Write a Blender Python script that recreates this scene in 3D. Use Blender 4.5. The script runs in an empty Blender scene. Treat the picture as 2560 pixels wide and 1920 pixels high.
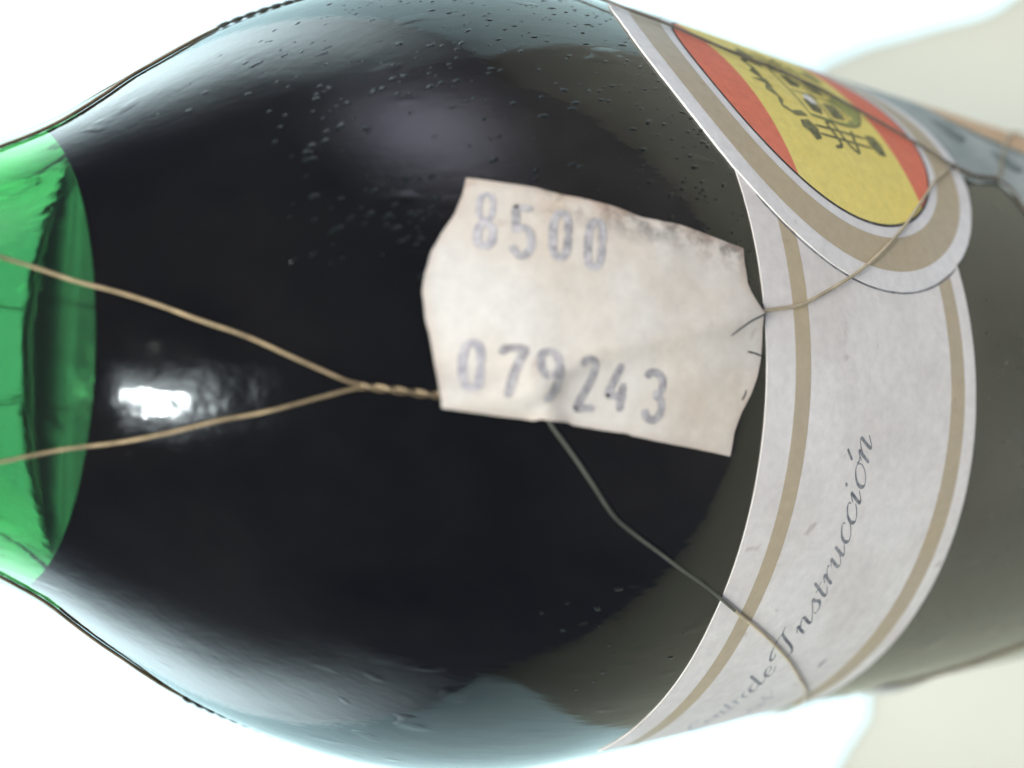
import bpy, bmesh, math, random
from mathutils import Vector, Matrix
from mathutils.geometry import delaunay_2d_cdt

random.seed(7)
scene = bpy.context.scene
COL = scene.collection

# ------------------------------------------------------------------ camera
Z0 = 0.190                      # height of the shoulder line (s = 0) above the table
AX = Vector((0.80544641, 0.03101842, 0.59185636))      # bottle axis (down) in camera axes
NF = Vector((0.59141796, 0.022776, -0.80604346))       # towards the viewer
BS = Vector((-0.0384823155, 0.999259281, 0.0))         # towards the viewer's left
OC = Vector((0.0, -0.00061431, 0.12453724))


def cam_to_world(v):
    return Vector((-v.dot(BS), -v.dot(NF), -v.dot(AX)))


cam_d = bpy.data.cameras.new('camera')
cam = bpy.data.objects.new('camera', cam_d)
COL.objects.link(cam)
cx_ = cam_to_world(Vector((1, 0, 0)))
cy_ = cam_to_world(Vector((0, -1, 0)))
cz_ = cam_to_world(Vector((0, 0, -1)))
cpos = cam_to_world(-OC) + Vector((0, 0, Z0))
cam.matrix_world = Matrix(((cx_.x, cy_.x, cz_.x, cpos.x), (cx_.y, cy_.y, cz_.y, cpos.y), (cx_.z, cy_.z, cz_.z, cpos.z), (0, 0, 0, 1)))
cam_d.sensor_width = 36.0
cam_d.lens = 36.0 * 2775.07 / 2560.0
cam_d.clip_start = 0.005
cam_d.clip_end = 20
cam_d.dof.use_dof = True
cam_d.dof.focus_distance = 0.095
cam_d.dof.aperture_fstop = 15
scene.camera = cam

# ------------------------------------------------------------------ room light
world = bpy.data.worlds.new('World')
scene.world = world
world.use_nodes = True
bg = world.node_tree.nodes['Background']
bg.inputs['Color'].default_value = (0.50, 0.56, 1.0, 1)
bg.inputs['Strength'].default_value = 0.20


def area(name, loc, target, sx, sy, power, color):
    d = bpy.data.lights.new(name, 'AREA')
    d.shape = 'RECTANGLE'
    d.size, d.size_y = sx, sy
    d.energy = power
    d.color = color
    o = bpy.data.objects.new(name, d)
    COL.objects.link(o)
    o.location = loc
    q = (Vector(target) - Vector(loc)).to_track_quat('-Z', 'Y')
    o.rotation_euler = q.to_euler()
    return o


def soften(o, cu, cv, su, sv):
    """fade a lamp from its middle to its borders, to blur its reflection"""
    d = o.data
    d.use_nodes = True
    nt = d.node_tree
    em = nt.nodes['Emission']
    ge = nt.nodes.new('ShaderNodeNewGeometry')
    sp = nt.nodes.new('ShaderNodeSeparateXYZ')
    nt.links.new(ge.outputs['Parametric'], sp.inputs[0])

    def m(op, a, b):
        n = nt.nodes.new('ShaderNodeMath')
        n.operation = op
        for sk, v in ((n.inputs[0], a), (n.inputs[1], b)):
            if isinstance(v, (int, float)):
                sk.default_value = v
            else:
                nt.links.new(v, sk)
        return n.outputs[0]

    r2 = None
    for out, c, sg in ((sp.outputs[0], cu, su), (sp.outputs[1], cv, sv)):
        t = m('DIVIDE', m('SUBTRACT', out, c), sg)
        t = m('MULTIPLY', t, t)
        r2 = t if r2 is None else m('ADD', r2, t)
    nt.links.new(m('EXPONENT', m('MULTIPLY', r2, -1.0), 0.0), em.inputs['Strength'])
    return o


def polar(az, el, dist, zc=0.2):
    a, e = math.radians(az), math.radians(el)
    return (-math.sin(a) * math.cos(e) * dist, -math.cos(a) * math.cos(e) * dist, zc + math.sin(e) * dist)


area('overhead_key', polar(12, 70, 1.2), (0, 0, 0.2), 0.5, 0.4, 15.0, (1.0, 0.98, 0.93))  # added key light, set too high to be mirrored in the glass
area('small_lamp', polar(23, 56.0, 1.2), (0, 0, 0.2), 0.14, 0.022, 3.6, (0.90, 0.95, 1.0))
soften(area('highlight_halo_fill', polar(22, 55.5, 1.25), (0, 0, 0.2), 0.60, 0.20, 5.0, (0.86, 0.92, 1.0)), 0.5, 0.5, 0.26, 0.24)  # added lamp that spreads a grey halo round the neck highlight
soften(area('side_window', polar(-70, 11, 1.5), (0, 0, 0.2), 1.5, 0.95, 11.0, (0.82, 0.78, 1.0)), 0.5, 0.5, 0.28, 0.26)
soften(area('left_rim_fill', polar(136, 6, 1.6), (0, 0, 0.2), 3.8, 1.9, 82.0, (0.76, 0.92, 1.0)), 0.5, 0.47, 0.30, 0.20)  # added fill, brightens the rim reflections where a pale wall would show
soften(area('right_rim_fill', polar(-140, 6, 1.6), (0, 0, 0.2), 3.6, 1.8, 78.0, (0.78, 0.93, 1.0)), 0.5, 0.47, 0.30, 0.20)  # matching added fill for the rim on the other side
area('back_window', polar(178, 52, 1.8), (0, 0.35, 0.0), 1.7, 0.9, 27.0, (0.86, 0.96, 1.0))

scene.view_settings.view_transform = 'Standard'
scene.view_settings.look = 'None'
scene.view_settings.exposure = 0.12
scene.view_settings.gamma = 1.0
scene.render.engine = 'CYCLES'
cy = scene.cycles
cy.max_bounces = 16
cy.transmission_bounces = 12
cy.transparent_max_bounces = 12
cy.glossy_bounces = 8
cy.caustics_refractive = True
cy.caustics_reflective = False
cy.sample_clamp_indirect = 6.0
cy.use_denoising = True
cy.denoiser = 'OPENIMAGEDENOISE'
cy.denoising_input_passes = 'RGB_ALBEDO_NORMAL'
cy.denoising_prefilter = 'ACCURATE'

# ------------------------------------------------------------------ the bottle's outline (mm: s down the axis, r)
KS = [-150, -100, -85, -70, -61, -52, -44, -36, -28, -20, -10, 0, 10, 22, 40, 60, 120, 190]
KR = [14.2, 14.51, 14.85, 15.35, 16.0, 19.2, 25.0, 30.9, 35.3, 38.45, 40.56, 40.95, 40.85, 40.54, 40.38, 40.33, 40.2, 40.2]
KM = []
for i in range(len(KS)):
    if i in (0, len(KS) - 1):
        KM.append(0.0)
    else:
        h0, h1 = KS[i] - KS[i - 1], KS[i + 1] - KS[i]
        d0, d1 = (KR[i] - KR[i - 1]) / h0, (KR[i + 1] - KR[i]) / h1
        KM.append((d0 * h1 + d1 * h0) / (h0 + h1))


def rad(s):
    s = min(max(s, KS[0]), KS[-1])
    i = 0
    while i < len(KS) - 2 and s > KS[i + 1]:
        i += 1
    h = KS[i + 1] - KS[i]
    t = (s - KS[i]) / h
    t2, t3 = t * t, t * t * t
    return (2 * t3 - 3 * t2 + 1) * KR[i] + (t3 - 2 * t2 + t) * h * KM[i] + (-2 * t3 + 3 * t2) * KR[i + 1] + (t3 - t2) * h * KM[i + 1]


RU = 40.6                       # mm of arc per radian on the body


def surf(phi, s, off=0.0):
    """point on the bottle wall: phi from the viewer towards the left, s and off in mm"""
    r = rad(s)
    dr = (rad(s + 0.2) - rad(s - 0.2)) / 0.4
    k = 1.0 / math.sqrt(1 + dr * dr)
    rr = r + off * k
    ss = s - off * dr * k
    return Vector((-rr * math.sin(phi) * 1e-3, -rr * math.cos(phi) * 1e-3, Z0 - ss * 1e-3))


# ------------------------------------------------------------------ materials
def new_mat(name):
    m = bpy.data.materials.new(name)
    m.use_nodes = True
    nt = m.node_tree
    p = nt.nodes['Principled BSDF']
    return m, nt, p


def nd(nt, typ, **kw):
    n = nt.nodes.new(typ)
    for k, v in kw.items():
        setattr(n, k, v)
    return n


def obj_coords(nt, scale=(1, 1, 1)):
    tc = nd(nt, 'ShaderNodeTexCoord')
    mp = nd(nt, 'ShaderNodeMapping')
    mp.inputs['Scale'].default_value = scale
    nt.links.new(tc.outputs['Object'], mp.inputs['Vector'])
    return mp.outputs['Vector']


def noise(nt, vec, scale, detail=4.0, rough=0.55):
    n = nd(nt, 'ShaderNodeTexNoise')
    n.inputs['Scale'].default_value = scale
    n.inputs['Detail'].default_value = detail
    n.inputs['Roughness'].default_value = rough
    nt.links.new(vec, n.inputs['Vector'])
    return n.outputs['Fac']


def ramp(nt, fac, stops):
    r = nd(nt, 'ShaderNodeValToRGB')
    el = r.color_ramp.elements
    while len(el) < len(stops):
        el.new(0.5)
    for e, (p, c) in zip(el, stops):
        e.position = p
        e.color = (c[0], c[1], c[2], 1)
    nt.links.new(fac, r.inputs['Fac'])
    return r.outputs['Color']


def mixc(nt, fac, a, b, mode='MIX'):
    m = nd(nt, 'ShaderNodeMix', data_type='RGBA', blend_type=mode)
    for sock, v in ((m.inputs[0], fac), (m.inputs[6], a), (m.inputs[7], b)):
        if isinstance(v, (int, float)):
            sock.default_value = v
        elif isinstance(v, tuple):
            sock.default_value = (v[0], v[1], v[2], 1)
        else:
            nt.links.new(v, sock)
    return m.outputs[2]


def math_n(nt, op, a, b=None):
    m = nd(nt, 'ShaderNodeMath', operation=op)
    for sock, v in ((m.inputs[0], a), (m.inputs[1], b)):
        if v is None:
            continue
        if isinstance(v, (int, float)):
            sock.default_value = v
        else:
            nt.links.new(v, sock)
    return m.outputs[0]


def bump(nt, p, h, strength, dist):
    b = nd(nt, 'ShaderNodeBump')
    b.inputs['Strength'].default_value = strength
    b.inputs['Distance'].default_value = dist
    nt.links.new(h, b.inputs['Height'])
    nt.links.new(b.outputs['Normal'], p.inputs['Normal'])
    return b


def paper_mat(name, base, stain, speck, amount=0.5, rough=0.75, grime=False, grime_col=(0.12, 0.11, 0.10)):
    """printed paper: broad yellowing, fine fibre mottling and a few specks"""
    m, nt, p = new_mat(name)
    v = obj_coords(nt)
    big = noise(nt, v, 90, 3)
    c = mixc(nt, ramp(nt, big, [(0.40, (0, 0, 0)), (0.68, (amount, amount, amount))]), base, stain)
    fine = noise(nt, v, 900, 5, 0.7)
    lo, hi = 0.90, 1.05
    c = mixc(nt, 1.0, c, ramp(nt, fine, [(0.3, (lo, lo, lo)), (0.7, (hi, hi, hi))]), 'MULTIPLY')
    sp = noise(nt, v, 420, 2, 0.4)
    c = mixc(nt, ramp(nt, sp, [(0.70, (0, 0, 0)), (0.78, (0.5, 0.5, 0.5))]), c, speck)
    if grime:
        at = nd(nt, 'ShaderNodeAttribute', attribute_name='grime')
        g = noise(nt, v, 600, 5, 0.65)
        gm = math_n(nt, 'MULTIPLY', at.outputs['Fac'], ramp(nt, g, [(0.44, (0, 0, 0)), (0.62, (1, 1, 1))]))
        c = mixc(nt, math_n(nt, 'MULTIPLY', gm, 0.75), c, grime_col)
        g2 = noise(nt, v, 250, 3)
        gm2 = math_n(nt, 'MULTIPLY', at.outputs['Fac'], ramp(nt, g2, [(0.42, (0, 0, 0)), (0.65, (1, 1, 1))]))
        c = mixc(nt, math_n(nt, 'MULTIPLY', gm2, 0.5), c, (0.45, 0.27, 0.17))
        ed = nd(nt, 'ShaderNodeAttribute', attribute_name='edge')
        c = mixc(nt, math_n(nt, 'MULTIPLY', ed.outputs['Fac'], 0.35), c, (0.45, 0.33, 0.24))
    nt.links.new(c, p.inputs['Base Color'])
    p.inputs['Roughness'].default_value = rough
    p.inputs['Specular IOR Level'].default_value = 0.25
    bump(nt, p, fine, 0.25, 0.00006)
    return m


def ink_mat(name, ink, under, scale=2200.0, lo=0.42, hi=0.60, keep=0.25):
    """worn stamped or printed ink: the paper shows through in dots"""
    m, nt, p = new_mat(name)
    v = obj_coords(nt)
    n = noise(nt, v, scale, 3, 0.6)
    big = noise(nt, v, 160, 2, 0.5)
    f = math_n(nt, 'ADD', math_n(nt, 'MULTIPLY', n, 0.6), math_n(nt, 'MULTIPLY', big, 0.4))
    c = mixc(nt, ramp(nt, f, [(lo, (keep, keep, keep)), (hi, (1, 1, 1))]), under, ink)
    nt.links.new(c, p.inputs['Base Color'])
    p.inputs['Roughness'].default_value = 0.8
    p.inputs['Specular IOR Level'].default_value = 0.1
    return m


def glass_mat():
    m = bpy.data.materials.new('green_glass')
    m.use_nodes = True
    nt = m.node_tree
    nt.nodes.remove(nt.nodes['Principled BSDF'])
    out = nt.nodes['Material Output']
    g = nd(nt, 'ShaderNodeBsdfGlass')
    g.inputs['IOR'].default_value = 1.5
    g.inputs['Roughness'].default_value = 0.07
    g.inputs['Color'].default_value = (0.93, 0.98, 0.94, 1)
    v = obj_coords(nt, (1, 1, 0.22))
    n1 = noise(nt, v, 700, 3, 0.5)
    v2 = obj_coords(nt, (1, 1, 0.5))
    n2 = noise(nt, v2, 160, 2, 0.5)
    n3 = noise(nt, obj_coords(nt, (1, 1, 0.35)), 420, 1, 0.4)
    pits = ramp(nt, n3, [(0.64, (0, 0, 0)), (0.74, (1, 1, 1))])
    h = math_n(nt, 'ADD', math_n(nt, 'MULTIPLY', n1, 0.25), math_n(nt, 'MULTIPLY', n2, 1.5))
    msk = ramp(nt, noise(nt, obj_coords(nt), 38, 3, 0.6), [(0.45, (0.05, 0.05, 0.05)), (0.62, (1, 1, 1))])
    h = math_n(nt, 'ADD', h, math_n(nt, 'MULTIPLY', math_n(nt, 'MULTIPLY', pits, msk), 1.3))
    scr = noise(nt, obj_coords(nt, (1, 1, 0.07)), 1700, 2, 0.5)
    h = math_n(nt, 'ADD', h, math_n(nt, 'MULTIPLY', scr, 0.24))
    b = nd(nt, 'ShaderNodeBump')
    b.inputs['Strength'].default_value = 0.9
    b.inputs['Distance'].default_value = 0.00006
    nt.links.new(h, b.inputs['Height'])
    nt.links.new(b.outputs['Normal'], g.inputs['Normal'])
    # a thin film of dust, warmed in colour to add the table's olive reflection
    d = nd(nt, 'ShaderNodeBsdfDiffuse')
    d.inputs['Color'].default_value = (0.50, 0.45, 0.34, 1)
    dn = noise(nt, obj_coords(nt, (1, 1, 0.6)), 70, 7, 0.68)
    sep = nd(nt, 'ShaderNodeSeparateXYZ')
    nt.links.new(obj_coords(nt), sep.inputs[0])
    # film raised below the shoulder and at right, painting the table's reflection there
    low = nd(nt, 'ShaderNodeMapRange', interpolation_type='SMOOTHSTEP')
    nt.links.new(math_n(nt, 'SUBTRACT', math_n(nt, 'MULTIPLY', sep.outputs[0], 0.55), sep.outputs[2]), low.inputs[0])
    low.inputs[1].default_value = -0.222
    low.inputs[2].default_value = -0.165
    low.inputs[3].default_value = 0.12
    low.inputs[4].default_value = 1.0
    film = ramp(nt, dn, [(0.30, (0.03, 0.03, 0.03)), (0.75, (0.16, 0.16, 0.16))])
    mx = nd(nt, 'ShaderNodeMixShader')
    nt.links.new(math_n(nt, 'MULTIPLY', film, low.outputs[0]), mx.inputs[0])
    nt.links.new(g.outputs[0], mx.inputs[1])
    nt.links.new(d.outputs[0], mx.inputs[2])
    nt.links.new(mx.outputs[0], out.inputs['Surface'])
    va = nd(nt, 'ShaderNodeVolumeAbsorption')
    va.inputs['Color'].default_value = (0.10, 0.62, 0.22, 1)
    va.inputs['Density'].default_value = 370.0
    nt.links.new(va.outputs[0], out.inputs['Volume'])
    return m


def plain_mat(name, col, rough=0.6, spec=0.3, metal=0.0, var=0.08, scale=300.0):
    m, nt, p = new_mat(name)
    v = obj_coords(nt)
    n = noise(nt, v, scale, 4)
    lo = tuple(c * (1 - var) for c in col)
    hi = tuple(c * (1 + var) for c in col)
    nt.links.new(ramp(nt, n, [(0.3, lo), (0.7, hi)]), p.inputs['Base Color'])
    p.inputs['Roughness'].default_value = rough
    p.inputs['Specular IOR Level'].default_value = spec
    p.inputs['Metallic'].default_value = metal
    return m


MAT = {}
MAT['glass'] = glass_mat()
MAT['wine'] = plain_mat('dark_wine', (0.004, 0.004, 0.010), 0.4, 0.0)
MAT['wine_top'] = plain_mat('wine_surface', (0.004, 0.006, 0.006), 0.14, 0.16)
MAT['label'] = paper_mat('label_paper', (0.88, 0.855, 0.78), (0.68, 0.62, 0.55), (0.42, 0.36, 0.30), 0.5)
MAT['medal'] = paper_mat('medallion_paper', (0.90, 0.89, 0.83), (0.72, 0.69, 0.63), (0.45, 0.40, 0.33), 0.4)
MAT['sticker'] = paper_mat('sticker_paper', (0.76, 0.73, 0.64), (0.64, 0.55, 0.42), (0.45, 0.33, 0.25), 0.8, grime=True)
MAT['gold'] = paper_mat('gold_print', (0.54, 0.46, 0.32), (0.56, 0.46, 0.28), (0.36, 0.30, 0.18), 0.6, rough=0.5)
MAT['red'] = paper_mat('red_print', (0.87, 0.24, 0.14), (0.86, 0.27, 0.17), (0.6, 0.12, 0.08), 0.5)
MAT['yellow'] = paper_mat('yellow_print', (0.97, 0.81, 0.22), (0.95, 0.82, 0.28), (0.7, 0.56, 0.15), 0.5)
MAT['ink'] = ink_mat('stamp_ink', (0.29, 0.28, 0.275), (0.62, 0.60, 0.57), 1500.0, 0.40, 0.60, 0.12)
MAT['faint_ink'] = ink_mat('faint_stamp_ink', (0.40, 0.39, 0.40), (0.67, 0.64, 0.61), 1500.0, 0.42, 0.60, 0.1)
MAT['letter'] = ink_mat('letter_ink', (0.17, 0.18, 0.19), (0.5, 0.51, 0.5), 1500.0, 0.38, 0.58, 0.35)
MAT['letter_faint'] = ink_mat('faded_letter_ink', (0.42, 0.43, 0.42), (0.72, 0.72, 0.70), 1500.0, 0.36, 0.58, 0.2)
MAT['outline'] = ink_mat('outline_ink', (0.06, 0.06, 0.06), (0.3, 0.3, 0.28), 1500.0, 0.34, 0.5, 0.6)
MAT['crest'] = ink_mat('crest_ink', (0.17, 0.17, 0.10), (0.50, 0.47, 0.20), 1800.0, 0.36, 0.56, 0.35)
MAT['crest_pale'] = ink_mat('crest_shield_tint', (0.34, 0.38, 0.14), (0.62, 0.58, 0.2), 1200.0, 0.36, 0.56, 0.35)
MAT['greenlabel'] = paper_mat('green_label_paper', (0.50, 0.55, 0.50), (0.30, 0.36, 0.34), (0.18, 0.2, 0.18), 0.9)
MAT['darkprint'] = ink_mat('dark_print_ink', (0.16, 0.20, 0.19), (0.36, 0.40, 0.36), 500.0, 0.36, 0.6, 0.2)
MAT['backpaper'] = paper_mat('back_label_paper', (0.66, 0.68, 0.60), (0.60, 0.60, 0.50), (0.4, 0.38, 0.3), 0.6)
MAT['droplet'] = plain_mat('glass_droplet', (0.010, 0.014, 0.010), 0.16, 0.5, 0, 0.2)
MAT['orange'] = paper_mat('orange_print', (0.76, 0.50, 0.28), (0.78, 0.58, 0.36), (0.6, 0.4, 0.2), 0.5)
MAT['wire'] = plain_mat('tarnished_brass', (0.31, 0.235, 0.13), 0.40, 0.45, 0.5, 0.4, 500.0)
MAT['dimwire'] = plain_mat('shaded_brass_dim', (0.15, 0.155, 0.12), 0.45, 0.35, 0.5, 0.45, 120.0)  # shaded copy of the brass: shadowed strand and silhouette joints painted darker
MAT['palewire'] = plain_mat('lightened_brass', (0.50, 0.42, 0.28), 0.5, 0.4, 0.15, 0.3, 300.0)  # brass painted paler to offset the strands' own shadow on the label
MAT['shadewire'] = plain_mat('shaded_brass_dark', (0.17, 0.15, 0.12), 0.5, 0.35, 0.3, 0.3, 500.0)  # shaded copy of the brass, with the shade over the medallion in its colour
MAT['table'] = plain_mat('cream_laminate', (0.42, 0.405, 0.315), 0.30, 0.5, 0, 0.02, 25.0)
MAT['sheet'] = plain_mat('white_sheet', (0.66, 0.84, 0.86), 0.8, 0.2, 0, 0.015, 12.0)
MAT['cork'] = plain_mat('cork', (0.42, 0.27, 0.15), 0.9, 0.1, 0, 0.3, 400.0)


# ------------------------------------------------------------------ object helpers
def link_mesh(name, verts, faces, mat, parent=None, smooth=True, attrs=None):
    me = bpy.data.meshes.new(name)
    me.from_pydata([tuple(v) for v in verts], [], faces)
    me.validate()
    if smooth:
        me.polygons.foreach_set('use_smooth', [True] * len(me.polygons))
    for k, vals in (attrs or {}).items():
        a = me.attributes.new(k, 'FLOAT', 'POINT')
        a.data.foreach_set('value', vals)
    me.materials.append(mat)
    me.update()
    o = bpy.data.objects.new(name, me)
    COL.objects.link(o)
    if parent:
        o.parent = parent
    return o


def thing(name, label, cat):
    o = bpy.data.objects.new(name, None)
    o.empty_display_size = 0.02
    COL.objects.link(o)
    o['label'] = label
    o['category'] = cat
    return o


def revolve(profile, n=192):
    """profile of (r, z) in metres, closed into a solid of revolution"""
    verts, faces, rings = [], [], []
    for r, z in profile:
        if r < 1e-7:
            rings.append([len(verts)])
            verts.append((0, 0, z))
        else:
            rings.append(list(range(len(verts), len(verts) + n)))
            verts += [(r * math.cos(2 * math.pi * k / n), r * math.sin(2 * math.pi * k / n), z) for k in range(n)]
    for a, b in zip(rings[:-1], rings[1:]):
        for k in range(n):
            k2 = (k + 1) % n
            if len(a) == 1 and len(b) == 1:
                continue
            if len(a) == 1:
                faces.append((a[0], b[k2], b[k]))
            elif len(b) == 1:
                faces.append((a[k], a[k2], b[0]))
            else:
                faces.append((a[k], a[k2], b[k2], b[k]))
    return verts, faces


def solidify(o, t):
    md = o.modifiers.new('thickness', 'SOLIDIFY')
    md.thickness = t
    md.offset = -1.0
    es = o.modifiers.new('crisp_edge', 'EDGE_SPLIT')
    es.split_angle = math.radians(40)
    return o


def orient_out(verts, faces):
    """turn every face so that it looks away from the bottle axis"""
    out = []
    for f in faces:
        a, b, c = (Vector(verts[f[0]]), Vector(verts[f[1]]), Vector(verts[f[2]]))
        nrm = (b - a).cross(c - a)
        m = (a + b + c) / 3
        out.append(f if nrm.x * m.x + nrm.y * m.y >= 0 else tuple(reversed(f)))
    return out


def in_poly(x, y, poly):
    c = False
    j = len(poly) - 1
    for i in range(len(poly)):
        xi, yi = poly[i]
        xj, yj = poly[j]
        if (yi > y) != (yj > y) and x < (xj - xi) * (y - yi) / (yj - yi) + xi:
            c = not c
        j = i
    return c


def dist_poly(x, y, poly, closed=True):
    best = 1e9
    n = len(poly)
    for i in range(n if closed else n - 1):
        x0, y0 = poly[i]
        x1, y1 = poly[(i + 1) % n]
        dx, dy = x1 - x0, y1 - y0
        t = max(0, min(1, ((x - x0) * dx + (y - y0) * dy) / (dx * dx + dy * dy + 1e-12)))
        best = min(best, math.hypot(x - x0 - t * dx, y - y0 - t * dy))
    return best


def subdiv(poly, step, jit=0.0):
    out = []
    n = len(poly)
    for i in range(n):
        x0, y0 = poly[i]
        x1, y1 = poly[(i + 1) % n]
        k = max(1, int(math.hypot(x1 - x0, y1 - y0) / step))
        for j in range(k):
            t = j / k
            q = 0 if j == 0 else jit
            out.append((x0 + (x1 - x0) * t + random.uniform(-q, q), y0 + (y1 - y0) * t + random.uniform(-q, q)))
    return out


def patch(name, poly, mat, parent, off, step=1.0, thick=0.0, jit=0.0, attrs=None):
    """a piece of paper or print lying on the bottle; poly in unrolled mm (u, s); off is a number or f(u, s)"""
    poly = subdiv(poly, step, jit)
    us = [p[0] for p in poly]
    ss = [p[1] for p in poly]
    pts = [Vector(p) for p in poly]
    u = min(us) + step * 0.5
    while u < max(us):
        s = min(ss) + step * 0.5
        while s < max(ss):
            if in_poly(u, s, poly) and dist_poly(u, s, poly) > step * 0.35:
                pts.append(Vector((u, s)))
            s += step
        u += step
    nb = len(poly)
    vs, es, fs, *_ = delaunay_2d_cdt(pts, [(i, (i + 1) % nb) for i in range(nb)], [], 0, 1e-6)
    faces = []
    for f in fs:
        mx = sum(vs[i][0] for i in f) / len(f)
        my = sum(vs[i][1] for i in f) / len(f)
        if in_poly(mx, my, poly):
            faces.append(tuple(f))
    g = off if callable(off) else (lambda a, b: off)
    verts = [surf(v[0] / RU, v[1], g(v[0], v[1])) for v in vs]
    faces = orient_out(verts, faces)
    at = {k: [fn(v[0], v[1], poly) for v in vs] for k, fn in (attrs or {}).items()}
    o = link_mesh(name, verts, faces, mat, parent, True, at)
    if thick:
        solidify(o, thick * 1e-3)
    return o


def strip(name, lo, hi, u0, u1, mat, parent, off, n=160, rows=1, thick=0.0):
    """a band round the bottle between s = lo(u) and s = hi(u)"""
    verts, faces = [], []
    g = off if callable(off) else (lambda a, b: off)
    for i in range(n + 1):
        u = u0 + (u1 - u0) * i / n
        for j in range(rows + 1):
            s = lo(u) + (hi(u) - lo(u)) * j / rows
            verts.append(surf(u / RU, s, g(u, s)))
    w = rows + 1
    for i in range(n):
        for j in range(rows):
            faces.append((i * w + j, (i + 1) * w + j, (i + 1) * w + j + 1, i * w + j + 1))
    o = link_mesh(name, verts, orient_out(verts, faces), mat, parent)
    if thick:
        solidify(o, thick * 1e-3)
    return o


def annulus(name, c, r0, r1, mat, parent, off, n=144, rows=3, thick=0.0, wob=0.0):
    verts, faces = [], []
    for i in range(n):
        t = 2 * math.pi * i / n
        for j in range(rows + 1):
            r = r0 + (r1 - r0) * j / rows
            if j == rows and wob:
                r += wob * (math.sin(5 * t + 1) * 0.5 + math.sin(11 * t) * 0.3 + random.uniform(-.3, .3))
            u, s = c[0] + r * math.cos(t), c[1] + r * math.sin(t)
            verts.append(surf(u / RU, s, off))
    w = rows + 1
    for i in range(n):
        k = (i + 1) % n
        for j in range(rows):
            faces.append((i * w + j, k * w + j, k * w + j + 1, i * w + j + 1))
    o = link_mesh(name, verts, orient_out(verts, faces), mat, parent)
    if thick:
        solidify(o, thick * 1e-3)
    return o


def spline(pts, sub=6, closed=False):
    """Catmull-Rom through points of any dimension"""
    n = len(pts)
    out = []
    rng = range(n if closed else n - 1)
    for i in rng:
        if closed:
            p0, p1, p2, p3 = (pts[(i + k) % n] for k in (-1, 0, 1, 2))
        else:
            p1, p2 = pts[i], pts[i + 1]
            p0 = pts[i - 1] if i else [2 * a - b for a, b in zip(p1, p2)]
            p3 = pts[i + 2] if i + 2 < n else [2 * b - a for a, b in zip(p1, p2)]
        for k in range(sub):
            t = k / sub
            out.append(tuple(0.5 * (2 * b + (c - a) * t + (2 * a - 5 * b + 4 * c - d) * t * t + (3 * b - a - 3 * c + d) * t ** 3)
                             for a, b, c, d in zip(p0, p1, p2, p3)))
    if not closed:
        out.append(tuple(pts[-1]))
    return out


def ribbon(verts, faces, path, width, off, taper=True):
    """flat inked stroke along a path in (u, s) mm; width is a number or f(direction)"""
    g = off if callable(off) else (lambda a, b: off)
    n = len(path)
    base = len(verts)
    for i, (u, s) in enumerate(path):
        a = path[max(0, i - 1)]
        b = path[min(n - 1, i + 1)]
        dx, dy = b[0] - a[0], b[1] - a[1]
        L = math.hypot(dx, dy) + 1e-9
        dx, dy = dx / L, dy / L
        w = width(dx, dy) if callable(width) else width
        if taper and i in (0, n - 1):
            w *= 0.55
        for sg in (-1, 1):
            uu, s2 = u - dy * w * 0.5 * sg, s + dx * w * 0.5 * sg
            verts.append(surf(uu / RU, s2, g(uu, s2)))
    for i in range(n - 1):
        k = base + 2 * i
        faces.append((k, k + 1, k + 3, k + 2))


def tube(verts, faces, path, r, sides=10):
    """path: list of world-space vectors"""
    n = len(path)
    base = len(verts)
    prev = None
    for i, p in enumerate(path):
        t = (path[min(n - 1, i + 1)] - path[max(0, i - 1)]).normalized()
        if prev is None:
            up = Vector((0, 0, 1)) if abs(t.z) < 0.9 else Vector((1, 0, 0))
            x = t.cross(up).normalized()
        else:
            x = (prev - t * prev.dot(t)).normalized()
        prev = x
        y = t.cross(x)
        for k in range(sides):
            a = 2 * math.pi * k / sides
            verts.append(p + (x * math.cos(a) + y * math.sin(a)) * r)
    for i in range(n - 1):
        for k in range(sides):
            k2 = (k + 1) % sides
            a = base + i * sides
            faces.append((a + k, a + k2, a + sides + k2, a + sides + k))
    faces.append(tuple(base + k for k in reversed(range(sides))))
    faces.append(tuple(base + (n - 1) * sides + k for k in range(sides)))


# ------------------------------------------------------------------ the table and the white sheet
def slab(name, outline, z0, z1, mat):
    """a flat panel with a rounded upper edge"""
    bm = bmesh.new()
    f = bm.faces.new([bm.verts.new((x, y, z0)) for x, y in outline])
    r = bmesh.ops.extrude_face_region(bm, geom=[f])
    bmesh.ops.translate(bm, vec=(0, 0, z1 - z0), verts=[v for v in r['geom'] if isinstance(v, bmesh.types.BMVert)])
    bmesh.ops.recalc_face_normals(bm, faces=bm.faces)
    top = [e for e in bm.edges if all(abs(v.co.z - z1) < 1e-6 for v in e.verts)]
    bmesh.ops.bevel(bm, geom=top, offset=min(0.3 * (z1 - z0), 0.006), segments=3, affect='EDGES')
    me = bpy.data.meshes.new(name)
    bm.to_mesh(me)
    bm.free()
    me.materials.append(mat)
    o = bpy.data.objects.new(name, me)
    COL.objects.link(o)
    return o


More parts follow.
